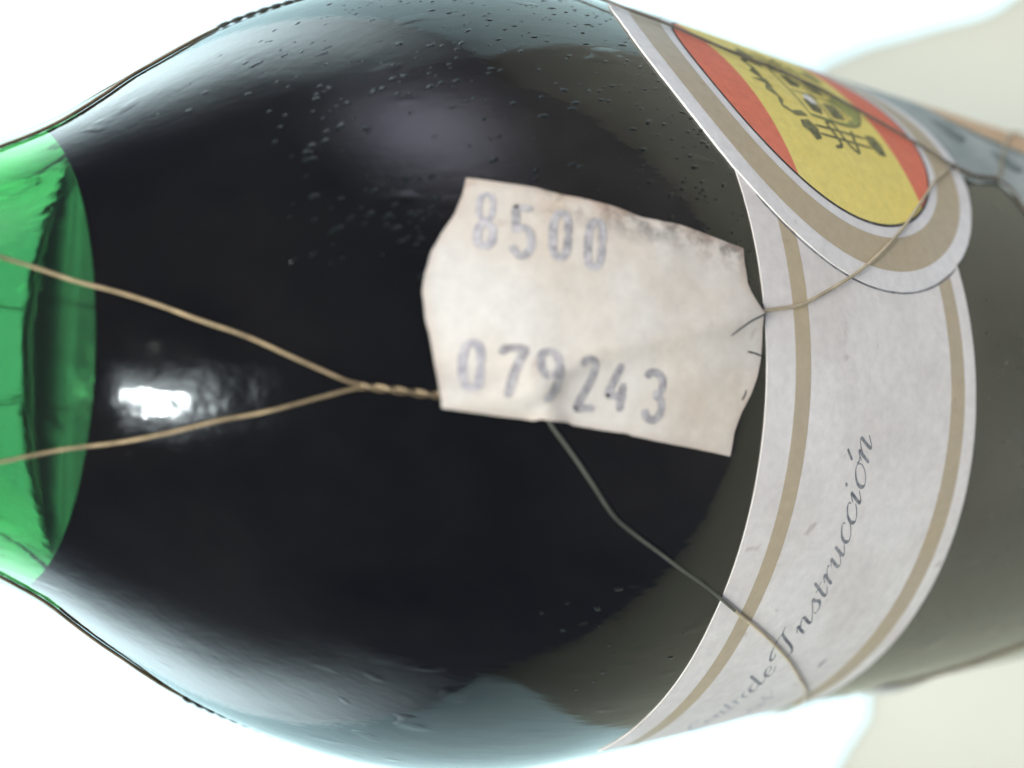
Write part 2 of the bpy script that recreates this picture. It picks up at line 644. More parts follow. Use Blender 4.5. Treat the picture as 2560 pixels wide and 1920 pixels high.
# the table: flat top; unseen front edge rolled to fade its reflection in glass
tp = [(3.2, 0.0), (1.5, 0.0), (0.4, 0.0), (-0.20, 0.0)]
for k in range(1, 19):
    a_ = math.pi / 2 * k / 18
    tp.append((-0.20 - 0.20 * math.sin(a_), -0.20 + 0.20 * math.cos(a_)))
tp += [(-0.40, -0.30), (3.2, -0.30)]
tv = [(x, y, z) for x in (-1.9, 1.9) for y, z in tp]
nt_ = len(tp)
tf = [(k, (k + 1) % nt_, nt_ + (k + 1) % nt_, nt_ + k) for k in range(nt_)] + [tuple(range(nt_)), tuple(reversed(range(nt_, 2 * nt_)))]
t = link_mesh('table_top', tv, tf, MAT['table'], None, False)
for p_ in t.data.polygons:
    p_.use_smooth = len(p_.vertices) == 4 and p_.center.y < 0.3 and p_.center.z > -0.21
bm = bmesh.new()
bm.from_mesh(t.data)
bmesh.ops.recalc_face_normals(bm, faces=bm.faces)
bm.to_mesh(t.data)
bm.free()
t['kind'] = 'structure'
edge = spline([(-1.8, -0.19), (-1.1, -0.14), (-0.7, -0.06), (-0.43, 0.03), (-0.25, 0.085), (-0.16, 0.105), (-0.13, 0.104), (-0.105, 0.0955), (-0.094, 0.0895), (-0.084, 0.086), (-0.05, 0.092),
               (0.0, 0.112), (0.05, 0.119), (0.09, 0.114), (0.0975, 0.100), (0.0985, 0.075), (0.101, 0.052), (0.125, 0.036), (0.3, 0.03), (1.8, 0.05)], 8)
sh = slab('white_sheet', edge + [(1.8, 3.1), (-1.8, 3.1)], 0.0004, 0.0010, MAT['sheet'])
sh['label'] = 'smooth white sheet spread on the cream table behind the bottle'
sh['category'] = 'sheet'

# ------------------------------------------------------------------ the bottle
bottle = thing('wine_bottle', 'dark green glass wine bottle with white neck label and round flag medallion', 'bottle')


def wall(s):
    return 2.2 + 1.7 * max(0.0, min(1.0, (-32 - s) / 14.0))


prof = [(0.0, 0.012), (0.016, 0.010), (0.028, 0.004), (0.033, 0.0012), (0.0365, 0.0005), (0.0392, 0.0022), (0.0402, 0.006)]
s = 182.0
while s > -112:
    prof.append((rad(s) * 1e-3, Z0 - s * 1e-3))
    s -= 1.5 if s < 30 else 6
zt = Z0 + 0.112
prof += [(0.0145, zt), (0.0163, zt + 0.001), (0.0167, zt + 0.004), (0.0165, zt + 0.008), (0.0148, zt + 0.010), (0.0146, zt + 0.018),
         (0.0136, zt + 0.0195), (0.0105, zt + 0.0195), (0.0096, zt + 0.018), (0.0096, zt + 0.002)]
s = -111.0
inner = []
while s < 176:
    inner.append(((rad(s) - wall(s) - (0.7 * max(0, min(1, (-80 - s) / 25)))) * 1e-3, Z0 - s * 1e-3))
    s += 1.5 if s < 30 else 6
prof += inner
prof += [(0.036, 0.0105), (0.030, 0.010), (0.016, 0.0155), (0.0, 0.0175)]
gv, gf = revolve(prof, 224)
g = link_mesh('glass', gv, gf, MAT['glass'], bottle)
bm = bmesh.new()
bm.from_mesh(g.data)
bmesh.ops.recalc_face_normals(bm, faces=bm.faces)
bm.to_mesh(g.data)
bm.free()

# neck label with gold lines and script
label = strip('neck_label', lambda u: -4.85 + 0.35 * math.sin(u / RU) + (0.022 * max(0, u - 20) * 2), lambda u: 25.75 + 3.0 * math.sin(u / RU) + (0.35 * abs(math.sin(u / RU))),
              -28.0, 42.0, MAT['label'], bottle, 0.10, 180, 16, 0.095)
label['label'] = 'greyish white paper neck label with two gold lines'
topf = lambda u: -4.85 + 0.35 * math.sin(u / RU) + (0.022 * max(0, u - 20) * 2)
botf = lambda u: 25.75 + 3.0 * math.sin(u / RU) + 0.35 * abs(math.sin(u / RU))
strip('gold_line', lambda u: topf(u) + 3.45 - 0.012 * max(0, u), lambda u: topf(u) + 5.35 - 0.012 * max(0, u), -27.5, 41.8, MAT['gold'], label, 0.115, 180, 2)
strip('gold_line', lambda u: botf(u) - 4.25 - 0.05 * max(0, u), lambda u: botf(u) - 1.95 - 0.02 * max(0, u), -27.5, 41.8, MAT['gold'], label, 0.115, 180, 2)

GLY = {
    'n': (1.02, [[(-.06, .66), (.1, .98), (.17, .9), (.15, .5), (.14, .0)], [(.15, .5), (.32, .86), (.5, 1.0), (.62, .88), (.61, .5), (.62, .12), (.74, .0), (.98, .34)]]),
    'o': (0.92, [[(.62, .95), (.4, 1.0), (.14, .8), (.06, .42), (.2, .05), (.42, .0), (.68, .22), (.76, .62), (.62, .95), (.78, .84), (.94, .86)]]),
    'i': (0.56, [[(-.06, .66), (.12, .98), (.16, .8), (.14, .2), (.24, .0), (.5, .34)], [(.26, 1.62), (.2, 1.44)]]),
    'c': (0.74, [[(.58, .78), (.55, .96), (.38, 1.0), (.14, .78), (.06, .4), (.18, .05), (.38, .0), (.62, .18), (.74, .4)]]),
    'u': (1.0, [[(-.06, .66), (.12, .98), (.15, .7), (.14, .2), (.26, .0), (.42, .1), (.6, .5)], [(.62, 1.0), (.61, .5), (.62, .15), (.74, .0), (.98, .34)]]),
    'r': (0.66, [[(-.06, .66), (.1, .98), (.17, .9), (.15, .5), (.14, .0)], [(.15, .5), (.3, .84), (.46, 1.0), (.58, .9)]]),
    't': (0.56, [[(.2, 1.55), (.17, 1.0), (.14, .2), (.26, .0), (.5, .3)], [(-.06, 1.0), (.2, 1.0), (.44, 1.02)]]),
    's': (0.70, [[(-.05, .3), (.2, .75), (.36, 1.05), (.4, .75), (.52, .4), (.46, .1), (.24, .0), (.06, .08), (.06, .24)]]),
    'e': (0.72, [[(.06, .38), (.36, .5), (.52, .74), (.44, .96), (.3, 1.0), (.1, .74), (.06, .36), (.18, .05), (.38, .0), (.7, .36)]]),
    'd': (1.0, [[(.6, .8), (.42, 1.0), (.18, .82), (.06, .42), (.18, .04), (.36, .04), (.6, .46)], [(.64, 2.0), (.62, 1.2), (.61, .5), (.62, .14), (.74, .0), (.98, .34)]]),
    'I': (1.15, [[(.95, 2.1), (.66, 1.98), (.58, 1.5), (.54, .8), (.48, .2), (.3, -.12), (.06, -.04)], [(.66, 2.0), (.3, 2.04), (-.2, 1.86), (-.5, 1.5), (-.5, 1.22), (-.32, 1.18), (-.2, 1.36)]]),
    'C': (1.2, [[(1.0, 1.55), (1.02, 1.9), (.8, 2.05), (.4, 1.7), (.14, 1.0), (.2, .25), (.5, .0), (.9, .2), (1.15, .5)]]),
    'N': (1.5, [[(-.2, .1), (.0, .0), (.25, .9), (.4, 2.0)], [(.4, 2.0), (.6, 1.0), (.85, .0)], [(.85, .0), (1.05, 1.2), (1.35, 2.05)]]),
    '2': (0.9, [[(.05, 1.5), (.2, 1.85), (.48, 1.9), (.66, 1.55), (.5, .95), (.2, .4), (.0, .05), (.3, .12), (.55, .0), (.8, .15)]]),
    'ó': (0.92, [[(.62, .95), (.4, 1.0), (.14, .8), (.06, .42), (.2, .05), (.42, .0), (.68, .22), (.76, .62), (.62, .95), (.78, .84), (.94, .86)], [(.74, 1.95), (.66, 1.75), (.56, 1.45)]]),
    'º': (0.5, [[(.2, 1.9), (.06, 1.6), (.16, 1.3), (.34, 1.36), (.4, 1.65), (.2, 1.9)]]),
}
XH, SL = 1.72, 0.62


def pen(dx, dy):
    # broad on the slanted downstrokes, hairline on the upstrokes
    return 0.11 + 0.26 * max(0.0, dy) ** 1.3


def write(word, x, base, parent, adv=1.0, xh=XH, mat='letter', wk=1.0):
    for ch in word:
        w, strokes = GLY[ch]
        vs, fs = [], []
        for st in strokes:
            p = [(x + (a * adv + b * SL) * xh, b * xh) for a, b in st]
            p = spline(p, 5)
            p = [(-px, base(-px) - py) for px, py in p]
            ribbon(vs, fs, p, lambda dx, dy: wk * pen(dx, dy), 0.12)
        link_mesh('letter', vs, orient_out(vs, fs), MAT[mat], parent)
        x += w * adv * xh
    return x


def base1(u):
    return 9.5 - 0.045 * max(0, u - 27)


write('Instrucción', -27.0, base1, label, 1.47)
write('de', -32.7, base1, label, 1.47)
write('Centro', -41.6, base1, label, 1.1, mat='letter_faint')


def base2(u):
    return 15.6 - 0.05 * max(0, u - 27)


write('rsN', -39.2, base2, label, 1.1, 1.5, 'letter_faint', 0.8)
vs, fs = [], []
ribbon(vs, fs, [(30.3, 17.2), (29.5, 17.0), (28.9, 17.2)], 0.42, 0.12)
link_mesh('ink_mark', vs, orient_out(vs, fs), MAT['letter'], label)

# round medallion with the flag
MC = (-30.7, 12.75)
OM = 0.21
med = annulus('medallion', MC, 0.0, 21.6, MAT['medal'], bottle, OM, 160, 12, 0.19, 0.12)
med['label'] = 'round white paper medallion with a gold ring and a striped flag'
annulus('gold_ring', MC, 16.45, 19.75, MAT['gold'], med, OM + 0.025, 160, 3)
annulus('black_outline', MC, 15.05, 15.38, MAT['outline'], med, OM + 0.025, 160, 1)
RF = 15.1


def flag_band(name, s0, s1, mat):
    pts = []
    n = 40
    for k in range(n + 1):
        s = s0 + (s1 - s0) * k / n
        w = math.sqrt(max(0.0, RF * RF - (s - MC[1]) ** 2))
        pts.append((MC[0] + w, s))
    for k in range(n, -1, -1):
        s = s0 + (s1 - s0) * k / n
        w = math.sqrt(max(0.0, RF * RF - (s - MC[1]) ** 2))
        if w > 1e-3:
            pts.append((MC[0] - w, s))
    return patch(name, pts, MAT[mat], med, OM + 0.03, 1.3)


flag_band('red_band', MC[1] - RF + 0.02, 3.15, 'red')
flag_band('yellow_band', 3.15, 21.75, 'yellow')
flag_band('red_band', 21.75, MC[1] + RF - 0.02, 'red')

# coat of arms, drawn upright: x right, y up, centre of the shield
CC = (-31.6, 12.9)


def crest_piece(name, shapes, mat, off=0.06, width=None):
    vs, fs = [], []
    o = None
    for sh_ in shapes:
        p = [(CC[0] - x, CC[1] - y) for x, y in sh_]
        if width:
            ribbon(vs, fs, spline(p, 4), width, OM + off)
        else:
            b0 = len(vs)
            cx0 = sum(a for a, b in p) / len(p)
            cy0 = sum(b for a, b in p) / len(p)
            vs.append(surf(cx0 / RU, cy0, OM + off))
            for a, b in p:
                vs.append(surf(a / RU, b, OM + off))
            for k in range(len(p)):
                fs.append((b0, b0 + 1 + k, b0 + 1 + (k + 1) % len(p)))
    return link_mesh(name, vs, orient_out(vs, fs), MAT[mat], med)


mir = lambda L: [(-x, y) for x, y in L]
shield = [(-3.9, 2.4), (3.9, 2.4), (3.95, -3.0), (3.2, -5.6), (1.6, -7.2), (0, -8.2), (-1.6, -7.2), (-3.2, -5.6), (-3.95, -3.0)]
crest_piece('shield', [shield], 'crest_pale', 0.05)
crest_piece('shield_outline', [shield + [shield[0]], [(0, 2.4), (0, -4.6)], [(-3.9, -1.0), (3.9, -1.0)], [(-3.6, -4.6), (3.6, -4.6)]], 'crest', 0.06, 0.26)
crest_piece('shield_charge', [[(-3.0, 1.5), (-1.2, 1.6), (-0.8, 0.2), (-2.0, -0.5), (-3.2, 0.1)], [(1.0, 1.5), (2.8, 1.7), (3.2, 0.2), (2.0, -0.6), (1.1, 0.1)],
                              [(-3.2, -1.6), (-0.8, -1.7), (-0.7, -3.8), (-1.8, -4.0), (-3.0, -3.6)], [(0.9, -1.7), (3.2, -1.6), (3.0, -3.5), (1.8, -3.9), (0.8, -3.6)]], 'crest', 0.065)
crest_piece('crown', [[(-4.3, 3.2), (4.3, 3.2), (4.7, 5.2), (3.9, 6.6), (2.7, 5.6), (1.5, 7.2), (0.4, 6.4), (0.0, 8.0), (-0.4, 6.4), (-1.5, 7.2), (-2.7, 5.6), (-3.9, 6.6), (-4.7, 5.2)]], 'crest', 0.06)
crest_piece('crown_gap', [[(-2.6, 4.1), (-1.2, 4.1), (-1.4, 5.4), (-2.3, 5.3)], [(1.2, 4.1), (2.6, 4.1), (2.3, 5.3), (1.4, 5.4)], [(-0.5, 4.1), (0.5, 4.1), (0.0, 5.6)]], 'yellow', 0.075)
for sgn in (1, -1):
    f = (lambda L: [(sgn * -x, y) for x, y in L])
    crest_piece('pillar_capital', [f([(-5.2, 5.0), (-4.8, 3.6), (-5.8, 2.9), (-7.2, 3.2), (-7.6, 4.2), (-6.6, 4.6), (-6.2, 5.3)])], 'crest', 0.06)
    crest_piece('pillar_base', [f([(-4.6, -5.4), (-4.5, -6.9), (-5.6, -7.3), (-7.2, -7.0), (-7.2, -5.8), (-6.0, -5.1)])], 'crest', 0.06)
    crest_piece('pillar_shaft', [f([(-5.4, 3.0), (-5.3, 0), (-5.2, -5.2)]), f([(-6.5, 3.0), (-6.5, 0), (-6.5, -5.2)])], 'crest', 0.06, 0.34)
    crest_piece('pillar_scroll', [f([(-7.9, 1.6), (-7.2, 0.3), (-4.6, 0.6), (-4.3, -0.5), (-6.8, -1.0), (-7.8, -2.0), (-6.0, -2.6), (-4.6, -3.2)])], 'crest', 0.065, 0.42)

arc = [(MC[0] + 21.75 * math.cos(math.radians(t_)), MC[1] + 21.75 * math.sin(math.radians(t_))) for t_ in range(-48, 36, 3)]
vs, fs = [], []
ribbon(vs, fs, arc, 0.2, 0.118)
link_mesh('contact_shadow_line', vs, orient_out(vs, fs), MAT['letter'], label)  # the medallion's contact shadow, drawn as a thin dark ribbon

# the corner of the main label, green and mottled with an orange field
body_label = patch('body_label', [(-24.6, 27.5), (-24.9, 33.0), (-24.3, 36.5), (-24.9, 39.0), (-25.4, 41.5), (-23.4, 43.8), (-21.0, 47.0), (-18.5, 52.0), (-17.5, 60), (-17.5, 95), (-75, 95), (-75, 27.5)],
                   MAT['greenlabel'], bottle, 0.12, 1.6, 0.1, 0.08)
body_label['label'] = 'grey green mottled main label, seen below the medallion'
patch('orange_field', [(-38.6, 46), (-36.5, 50), (-34.9, 54), (-33.8, 60), (-33.5, 90), (-70, 90), (-70, 46)], MAT['orange'], body_label, 0.15, 2.0)
for q in ([(-33.0, 38.5), (-31.4, 40.5), (-33.5, 43.5), (-36, 43), (-36.5, 39.5)], [(-29.6, 45.5), (-28.2, 48), (-29, 51), (-31.5, 50), (-31.8, 46.5)],
          [(-37.5, 44.5), (-34.6, 48.5), (-33.2, 54), (-32.6, 60), (-33.4, 60), (-34.4, 54), (-36, 49), (-38.4, 45.2)], [(-25.8, 50.2), (-25.2, 50.8), (-28, 53), (-28.6, 52.4)]):
    patch('dark_print', q, MAT['crest'] if len(q) == 4 else MAT['darkprint'], body_label, 0.16, 1.0)

# the lifting edge of the back label
bl = patch('back_label', [(45.4, 45.5), (45.6, 52), (45.4, 60), (45.0, 90), (88, 90), (88, 43.5), (46.5, 44.2)], MAT['backpaper'], bottle,
           lambda u, s: 0.13 + 0.9 * math.exp(-((u - 48.0) / 2.2) ** 2) * math.sin(math.pi * max(0.0, min(1.0, (s - 44.5) / 14.0))) ** 0.7, 0.9, 0.1)

# small moulding bumps and dried droplets on the glass
dv, df = [], []
rd = random.Random(21)


def droplet(u, s, a, b, h, ang):
    base = len(dv)
    nseg = 10
    dv.append(surf(u / RU, s, h))
    for q, hh in ((0.55, 0.72), (1.0, -0.01)):
        for k in range(nseg):
            t = 2 * math.pi * k / nseg
            x, y = a * q * math.cos(t), b * q * math.sin(t)
            dv.append(surf((u + (x * math.cos(ang) - y * math.sin(ang)) * (40.6 / max(20.0, rad(s)))) / RU, s + x * math.sin(ang) + y * math.cos(ang), h * hh))
    for k in range(nseg):
        k2 = (k + 1) % nseg
        df.append((base, base + 1 + k, base + 1 + k2))
        df.append((base + 1 + k, base + 1 + nseg + k, base + 1 + nseg + k2, base + 1 + k2))


for u0, u1, s0, s1, n in ((-46, -8, -40, -6, 460), (-34, -2, -14, -5, 140), (-6, 40, 27, 62, 300), (14, 30, -18, -6, 16)):
    cl = [(rd.uniform(u0, u1), rd.uniform(s0, s1)) for _ in range(max(3, n // 14))]
    for _ in range(n):
        if rd.random() < 0.5:
            c = rd.choice(cl)
            u, s = rd.gauss(c[0], 2.2), rd.gauss(c[1], 2.2)
        else:
            u, s = rd.uniform(u0, u1), rd.uniform(s0, s1)
        big = rd.random() ** 3
        droplet(u, s, 0.08 + 0.13 * big, 0.15 + 0.34 * big * rd.uniform(0.6, 1.3), 0.022 + 0.055 * big, rd.gauss(0.35 if u < 0 else -0.3, 0.25))
dr_ = link_mesh('droplets', dv, orient_out(dv, df), MAT['droplet'], bottle)
dr_['kind'] = 'stuff'

# cork
cv, cf = revolve([(0, zt - 0.02), (0.0095, zt - 0.02), (0.0095, zt + 0.0185), (0.0088, zt + 0.0192), (0, zt + 0.0192)], 48)
ck = link_mesh('cork', cv, cf, MAT['cork'], bottle, False)

# ------------------------------------------------------------------ the wine
wp = [(0.0, 0.0174), (0.016, 0.0154), (0.030, 0.0099), (0.036, 0.0104)]
s = 176.0
WL = -49.9
while s > WL:
    wp.append(((rad(s) - wall(s) + 0.06) * 1e-3, Z0 - s * 1e-3))
    s -= 1.5 if s < 30 else 6
rw = rad(WL) - wall(WL) + 0.06
zw = Z0 - WL * 1e-3
wp += [(rw * 1e-3, zw), ((rw - 0.5) * 1e-3, zw - 0.0004), ((rw - 1.6) * 1e-3, zw - 0.0009), (0.0, zw - 0.0011)]
wv, wf = revolve(wp, 160)
wv = [(x, y, z - 0.075 * max(0.0, y + 0.004) * (1 if z > Z0 + 0.046 else 0)) for x, y, z in wv]
wine = link_mesh('red_wine', wv, wf, MAT['wine'])
wine.data.materials.append(MAT['wine_top'])
for p_ in wine.data.polygons:
    if p_.center.z > Z0 + 0.0462 and math.hypot(p_.center.x, p_.center.y) < (rw - 0.3) * 1e-3:
        p_.material_index = 1
bm = bmesh.new()
bm.from_mesh(wine.data)
bmesh.ops.recalc_face_normals(bm, faces=bm.faces)
bm.to_mesh(wine.data)
bm.free()
wine['label'] = 'dark red wine filling the bottle up to the base of its neck'
wine['category'] = 'wine'

# ------------------------------------------------------------------ brass wire netting round the bottle
D = {
    'sticker': [(-0.4188, -28.456), (-0.4007, -26.206), (-0.3846, -23.757), (-0.367, -22.039), (-0.3534, -20.076), (-0.3362, -17.759), (-0.3185, -15.939), (-0.3053, -12.678), (-0.2828, -9.05), (-0.2687, -6.693), (-0.242, -6.837), (-0.1983, -6.757), (-0.1673, -6.221), (-0.1395, -5.761), (-0.1114, -5.537), (-0.091, -5.538), (-0.0555, -5.758), (-0.017, -6.186), (0.0183, -6.818), (0.0529, -7.646), (0.0912, -8.214), (0.1373, -8.364), (0.1275, -11.026), (0.1148, -14.69), (0.1047, -17.477), (0.1011, -17.754), (0.0966, -20.166), (0.0908, -22.016), (0.0853, -22.474), (0.0816, -24.484), (0.0863, -24.888), (0.0831, -26.6), (0.0771, -29.229), (0.0724, -30.986), (0.0466, -31.119), (-0.006, -31.428), (-0.0699, -31.794), (-0.1151, -32.109), (-0.1698, -32.227), (-0.2125, -31.969), (-0.259, -31.462), (-0.2981, -30.677), (-0.3406, -29.619), (-0.3808, -28.926)],
    'd0_0': [(-0.2867, -27.363), (-0.2768, -27.448), (-0.2704, -27.56), (-0.2662, -27.706), (-0.2642, -27.887), (-0.2646, -28.14), (-0.2671, -28.295), (-0.2717, -28.389), (-0.2784, -28.425), (-0.2884, -28.392), (-0.2984, -28.306), (-0.3049, -28.191), (-0.3092, -28.043), (-0.3111, -27.86), (-0.3106, -27.606), (-0.308, -27.451), (-0.3033, -27.359), (-0.2967, -27.326), (-0.2867, -27.363)],
    'd0_1': [(-0.3463, -27.061), (-0.3345, -27.165), (-0.327, -27.286), (-0.322, -27.432), (-0.3196, -27.606), (-0.3201, -27.841), (-0.3231, -27.98), (-0.3286, -28.058), (-0.3365, -28.075), (-0.3484, -28.019), (-0.3604, -27.913), (-0.3681, -27.789), (-0.3732, -27.638), (-0.3755, -27.46), (-0.3749, -27.223), (-0.3718, -27.085), (-0.3662, -27.012), (-0.3582, -27.0), (-0.3463, -27.061)],
    'd1_0': [(-0.3386, -24.321), (-0.3408, -24.934), (-0.3422, -25.486), (-0.3213, -25.613), (-0.2907, -25.81)],
    'd1_1': [(-0.2907, -25.81), (-0.2992, -25.449), (-0.2987, -25.042), (-0.2841, -24.788), (-0.2647, -24.817), (-0.2474, -25.092), (-0.2391, -25.588), (-0.2473, -25.933), (-0.2644, -26.183)],
    'd2_0': [(-0.2794, -22.115), (-0.2589, -22.276), (-0.2467, -22.428), (-0.2386, -22.601), (-0.2345, -22.807), (-0.2346, -23.106), (-0.2388, -23.263), (-0.2471, -23.34), (-0.2595, -23.342), (-0.2801, -23.238), (-0.3008, -23.072), (-0.3135, -22.905), (-0.3218, -22.716), (-0.326, -22.5), (-0.3257, -22.194), (-0.3213, -22.042), (-0.3127, -21.979), (-0.3001, -21.996), (-0.2794, -22.115)],
    'd3_0': [(-0.2617, -19.599), (-0.2412, -19.771), (-0.2289, -19.929), (-0.2207, -20.108), (-0.2166, -20.317), (-0.2165, -20.618), (-0.2206, -20.775), (-0.2288, -20.85), (-0.2411, -20.847), (-0.2617, -20.733), (-0.2825, -20.556), (-0.2951, -20.381), (-0.3036, -20.186), (-0.3078, -19.965), (-0.3078, -19.655), (-0.3035, -19.504), (-0.2951, -19.444), (-0.2824, -19.468), (-0.2617, -19.599)],
    'd4_0': [(-0.0176, -28.61), (0.0028, -28.657), (0.0153, -28.744), (0.0237, -28.88), (0.0281, -29.072), (0.0286, -29.386), (0.0247, -29.574), (0.0166, -29.701), (0.0043, -29.772), (-0.0163, -29.78), (-0.037, -29.727), (-0.0496, -29.629), (-0.058, -29.483), (-0.0623, -29.285), (-0.0624, -28.97), (-0.0584, -28.787), (-0.0503, -28.67), (-0.038, -28.61), (-0.0176, -28.61)],
    'd5_0': [(-0.0403, -27.121), (-0.0522, -27.066), (-0.0534, -26.465), (-0.0528, -25.736), (-0.0334, -26.032), (-0.0045, -26.49), (0.0209, -26.778), (0.0428, -27.013)],
    'd6_0': [(-0.0262, -23.533), (-0.0164, -23.564), (-0.0099, -23.652), (-0.0054, -23.793), (-0.003, -23.99), (-0.0026, -24.287), (-0.0047, -24.483), (-0.0089, -24.623), (-0.0152, -24.709), (-0.0251, -24.737), (-0.0349, -24.704), (-0.0415, -24.615), (-0.046, -24.473), (-0.0483, -24.274), (-0.0486, -23.977), (-0.0465, -23.781), (-0.0423, -23.642), (-0.0359, -23.559), (-0.0262, -23.533)],
    'd6_1': [(-0.0251, -23.532), (-0.0008, -23.531), (0.0222, -23.797), (0.0367, -24.12), (0.0452, -24.463)],
    'd7_0': [(-0.0216, -21.801), (-0.032, -21.678), (-0.0358, -21.284), (-0.0283, -20.879), (-0.014, -20.811), (0.0087, -21.1), (0.0333, -21.554), (0.051, -21.866), (0.0585, -21.844), (0.057, -21.254), (0.0568, -20.585)],
    'd8_0': [(-0.0297, -18.654), (-0.0141, -18.92), (0.0067, -19.266), (0.0275, -19.571), (0.0313, -19.005), (0.0329, -18.224)],
    'd8_1': [(0.0059, -18.467), (0.0349, -18.574), (0.0606, -18.64)],
    'd9_0': [(-0.0061, -16.632), (-0.0159, -16.273), (-0.0138, -15.621), (0.0011, -15.263), (0.0182, -15.411), (0.0255, -16.001)],
    'd9_1': [(0.0255, -16.001), (0.0334, -15.418), (0.052, -15.285), (0.0675, -15.534), (0.0738, -16.04), (0.0661, -16.534), (0.0533, -16.638)],
    'w1': [(-0.4141, -56.7), (-0.3601, -54.708), (-0.2911, -52.258), (-0.2378, -49.847), (-0.1826, -47.534), (-0.128, -45.227), (-0.0771, -42.464), (-0.0223, -39.74), (0.024, -36.985), (0.0336, -35.934)],
    'w2': [(0.4449, -56.172), (0.4051, -54.722), (0.3439, -52.289), (0.285, -49.454), (0.2227, -46.731), (0.1632, -44.044), (0.1221, -41.361), (0.0786, -38.721), (0.0527, -36.945), (0.0409, -35.924)],
    'tw': [(0.0373, -35.929), (0.0401, -34.376), (0.044, -32.895), (0.0474, -31.117), (0.0454, -29.04), (0.0378, -26.929), (0.0231, -25.047)],
    'w3': [(0.0231, -25.047), (-0.0183, -23.136), (-0.0557, -20.205), (-0.0943, -13.575), (-0.124, -8.933), (-0.1435, -5.698), (-0.1622, -1.344), (-0.1833, 1.203), (-0.2291, 5.509), (-0.2672, 8.683), (-0.3171, 12.265), (-0.3835, 16.526), (-0.4786, 22.044), (-0.5564, 26.577), (-0.6163, 31.011)],
    'w4': [(0.0231, -25.047), (0.0577, -24.357), (0.0919, -23.602), (0.1181, -22.784), (0.1591, -21.413), (0.2042, -19.921), (0.2616, -17.879), (0.2961, -15.865), (0.3319, -13.317), (0.3704, -10.505), (0.4107, -7.357), (0.4764, -2.782), (0.5293, 0.959), (0.5983, 5.5), (0.6812, 10.376), (0.7731, 15.148), (0.8601, 19.495)],
    'w5': [(-1.004, -5.337), (-0.9571, -1.129), (-0.8937, 3.796), (-0.8651, 9.767), (-0.8292, 15.886), (-0.7615, 21.347), (-0.6933, 27.197), (-0.6354, 31.686)],
    'tw2': [(-0.6249, 31.312), (-0.6123, 33.624), (-0.6145, 36.769), (-0.6277, 40.434)],
    'w6': [(-0.6277, 40.434), (-0.6182, 42.51), (-0.5759, 43.381), (-0.5399, 43.746)],
}
WR = 0.15


def layer(u, s):
    d = math.hypot(u - MC[0], s - MC[1])
    if d < 21.9:
        return 0.36
    if -28 < u < 42 and topf(u) < s < botf(u):
        return 0.17
    if u < -24.5 and s > 33:
        return 0.15
    return 0.0


def layer_s(u, s):
    return max(layer(u + a, s + b) for a in (-.4, 0, .4) for b in (-.4, 0, .4))


net = thing('wire_netting', 'tarnished brass wire netting twisted into diamonds round the green bottle', 'wire netting')


def wire(path, name='wire', lift=0.0, mat='wire'):
    p = spline([tuple(q) for q in path], 6)
    offs = [layer_s(a * RU, s) for a, s in p]
    offs = [max(offs[max(0, i - 2):i + 3]) for i in range(len(offs))]
    offs = [sum(offs[max(0, i - 2):i + 3]) / len(offs[max(0, i - 2):i + 3]) for i in range(len(offs))]
    vs, fs = [], []
    tube(vs, fs, [surf(a, s, WR + 0.02 + lift + o_) for (a, s), o_ in zip(p, offs)], WR * 1e-3)
    return link_mesh(name, vs, fs, MAT[mat], net)


def twist(path, pitch=2.8, mat='wire', r_=None):
    WR = r_ or 0.15
    p = spline([tuple(q) for q in path], 16)
    ws = [surf(a, s, 2 * WR + 0.02 + layer_s(a * RU, s)) for a, s in p]
    vs, fs = [], []
    for ph in (0.0, math.pi):
        pts = []
        d = 0.0
        for i, w in enumerate(ws):
            if i:
                d += (w - ws[i - 1]).length * 1e3
            t = (ws[min(len(ws) - 1, i + 1)] - ws[max(0, i - 1)]).normalized()
            out = Vector((w.x, w.y, 0)).normalized()
            x = (out - t * out.dot(t)).normalized()
            y = t.cross(x)
            a = ph + 2 * math.pi * d / pitch + math.pi / 2
            pts.append(w + (x * math.cos(a) + y * math.sin(a)) * WR * 0.95e-3)
        tube(vs, fs, pts, WR * 1e-3)
    return link_mesh('twisted_wire', vs, fs, MAT[mat], net)


Q = math.pi / 2
rot = lambda L, k, j=0.0: [(a + k * Q + (random.uniform(-j, j) if 0 < i < len(L) - 1 else 0), s) for i, (a, s) in enumerate(L)]
w1u = [(0.04 - Q / 2, -72.0), (-0.62, -64.0)] + D['w1']
w2u = [(0.04 + Q / 2, -72.0), (0.63, -64.0)] + D['w2']
w4d = D['w4'] + [(0.915, 25.0), (0.948, 31.2)]
w4front = D['w4'] + [(0.96, 23.2), (1.12, 27.5), (1.29, 31.2)]      # the front strand runs on round the side
JS = 0.35


def far(path, k):
    # the joint on the viewer's left sits further round the bottle than the others
    if k != 1:
        return path
    return [(a + JS, s) if s > 30.9 or s > 60 else (a + JS * max(0.0, min(1.0, (s + 5) / 36.0)), s) for a, s in path]


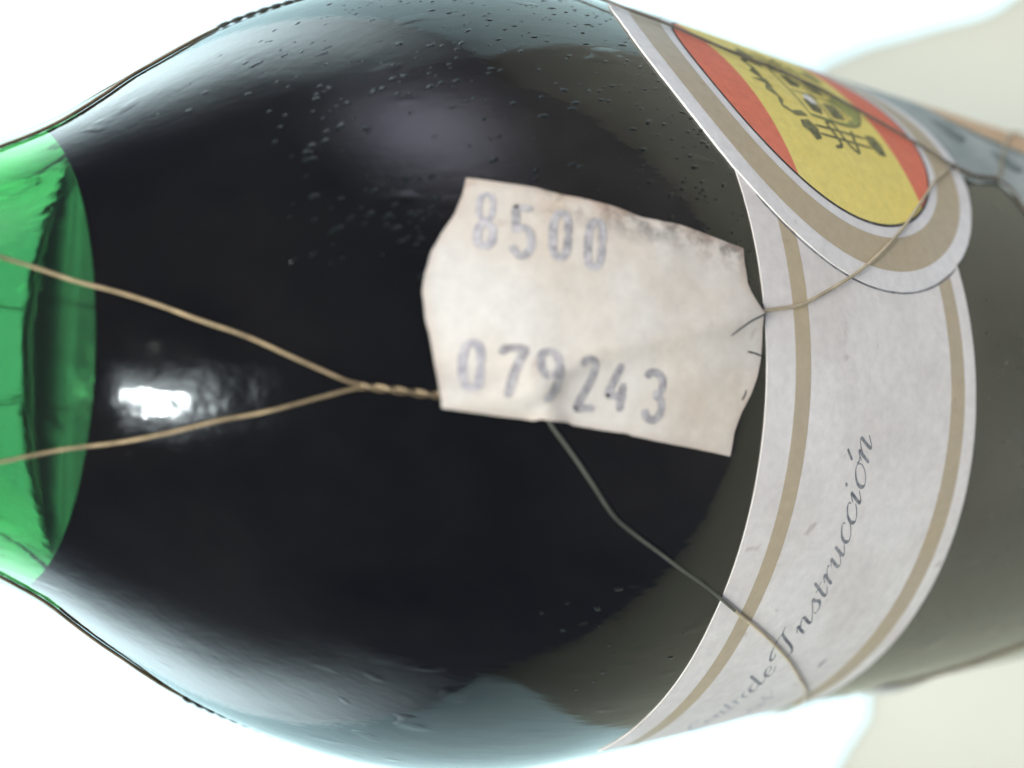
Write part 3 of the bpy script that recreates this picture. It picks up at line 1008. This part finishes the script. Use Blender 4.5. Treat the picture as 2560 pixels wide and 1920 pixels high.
for k in range(4):
    j = 0.0 if k == 0 else 0.012
    wire(rot(w1u, k, j))
    wire(rot(w2u, k, j))
    twist(rot(D['tw'], k), mat='wire' if k == 0 else 'dimwire', r_=0.15 if k == 0 else 0.12)
    wire(far(rot(D['w3'], k, j), k), mat='palewire' if k == 0 else 'wire')
    if k == 3:
        wire([(0.03 - Q, -25.0), (-1.44, -21.5), (-1.33, -16.5), (-1.19, -11.5)] + D['w5'], mat='shadewire')
    else:
        wire(w4front[:12] if k == 0 else rot(w4d, k, j), mat='dimwire' if k == 0 else 'wire')
    if k == 0:
        wire(w4front[11:], mat='palewire')
    twist(far(rot(D['tw2'], k), k), mat='shadewire' if k == 0 else 'wire')
    low = D['w6'] + [(-0.50, 45.5), (-0.40, 52.0), (-0.2, 68.0), (0.1, 92.0), (0.15, 98.0)]
    wire(far(rot(low, k, j), k), mat='shadewire' if k == 0 else 'wire')
    wire(far(rot([(-0.6277, 40.434), (-0.66, 43.0), (-0.80, 50.0), (-1.05, 66.0), (-1.35, 90.0), (-1.41, 98.0)], k, j), 0 if k == 0 else k))
    twist(far(rot([(0.155, 98.0), (0.158, 102.0), (0.16, 107.0)], k), k))
    twist(rot([(0.04 + Q / 2, -72.0), (0.04 + Q / 2, -78.0), (0.04 + Q / 2, -88.0), (0.04 + Q / 2, -100.0)], k))
    wire(rot([(0.16, 107), (0.3, 125), (0.5, 145), (0.8, 165), (0.9, 182)], k))
    wire(rot([(0.15, 107), (0.0, 125), (-0.2, 145), (-0.5, 165), (-0.65, 182)], k))
wire([(i * math.pi / 12, -100.5) for i in range(25)])

# ------------------------------------------------------------------ the price sticker stuck over the wire
SP = [(a * RU, s) for a, s in D['sticker']]
ridge = [(a * RU, s) for a, s in D['tw']] 
ridge3 = [(a * RU, s) for a, s in D['w3'][:6]]
ridge4 = [(a * RU, s) for a, s in D['w4'][:3]]


def sticker_off(u, s):
    d1 = dist_poly(u, s, ridge, False)
    d3 = dist_poly(u, s, ridge3, False)
    d4 = dist_poly(u, s, ridge4, False)
    h = max(1.12 * math.exp(-(d1 / 1.5) ** 2), 0.62 * math.exp(-(d3 / 0.95) ** 2), 0.60 * math.exp(-(d4 / 0.9) ** 2))
    # a soft swelling beside the fork in the wire and a slack fold above it
    h += 0.55 * math.exp(-(((u + 0.2) / 2.6) ** 2 + ((s + 24.6) / 2.2) ** 2))
    h += 0.10 * math.sin(u * 0.55 + s * 0.3) * math.sin(s * 0.42) + 0.10
    return 0.18 + h


top_r = [(a * RU, s) for a, s in D['sticker'][3:10]]


def grime_at(u, s, poly):
    d = dist_poly(u, s, top_r, False)
    return max(0.0, min(1.0, 1.25 - d / 2.2))


def edge_at(u, s, poly):
    return max(0.0, 1 - dist_poly(u, s, poly) / 0.7)


sticker = patch('price_sticker', SP, MAT['sticker'], None, sticker_off, 0.62, 0.12, 0.02, {'grime': grime_at, 'edge': edge_at})
sticker['label'] = 'yellowed white price sticker with stamped grey numbers, stuck over the wire on the bottle'
sticker['category'] = 'price sticker'
for i in range(10):
    vs, fs = [], []
    for j in range(3):
        L = D.get('d%d_%d' % (i, j))
        if L:
            p = spline([(a * RU, s) for a, s in L], 3)
            wd = 0.60 if not (i == 0 and j == 1) else 0.42
            ribbon(vs, fs, p, wd, lambda u, s: sticker_off(u, s) + 0.05)
    link_mesh('digit', vs, orient_out(vs, fs), MAT['ink'] if i not in (0, 4) else MAT['faint_ink'], sticker)
for q in [[(-3.74, -9.09), (-4.31, -8.23), (-4.94, -7.16), (-5.57, -5.68)], [(-2.6, -7.27), (-2.51, -6.48), (-2.32, -5.76)], [(1.18, -7.74), (0.7, -7.43), (0.38, -7.37)]]:
    vs, fs = [], []
    ribbon(vs, fs, spline(q, 4), 0.14, lambda u, s: sticker_off(u, s) + 0.04)
    link_mesh('tear', vs, orient_out(vs, fs), MAT['outline'], sticker)
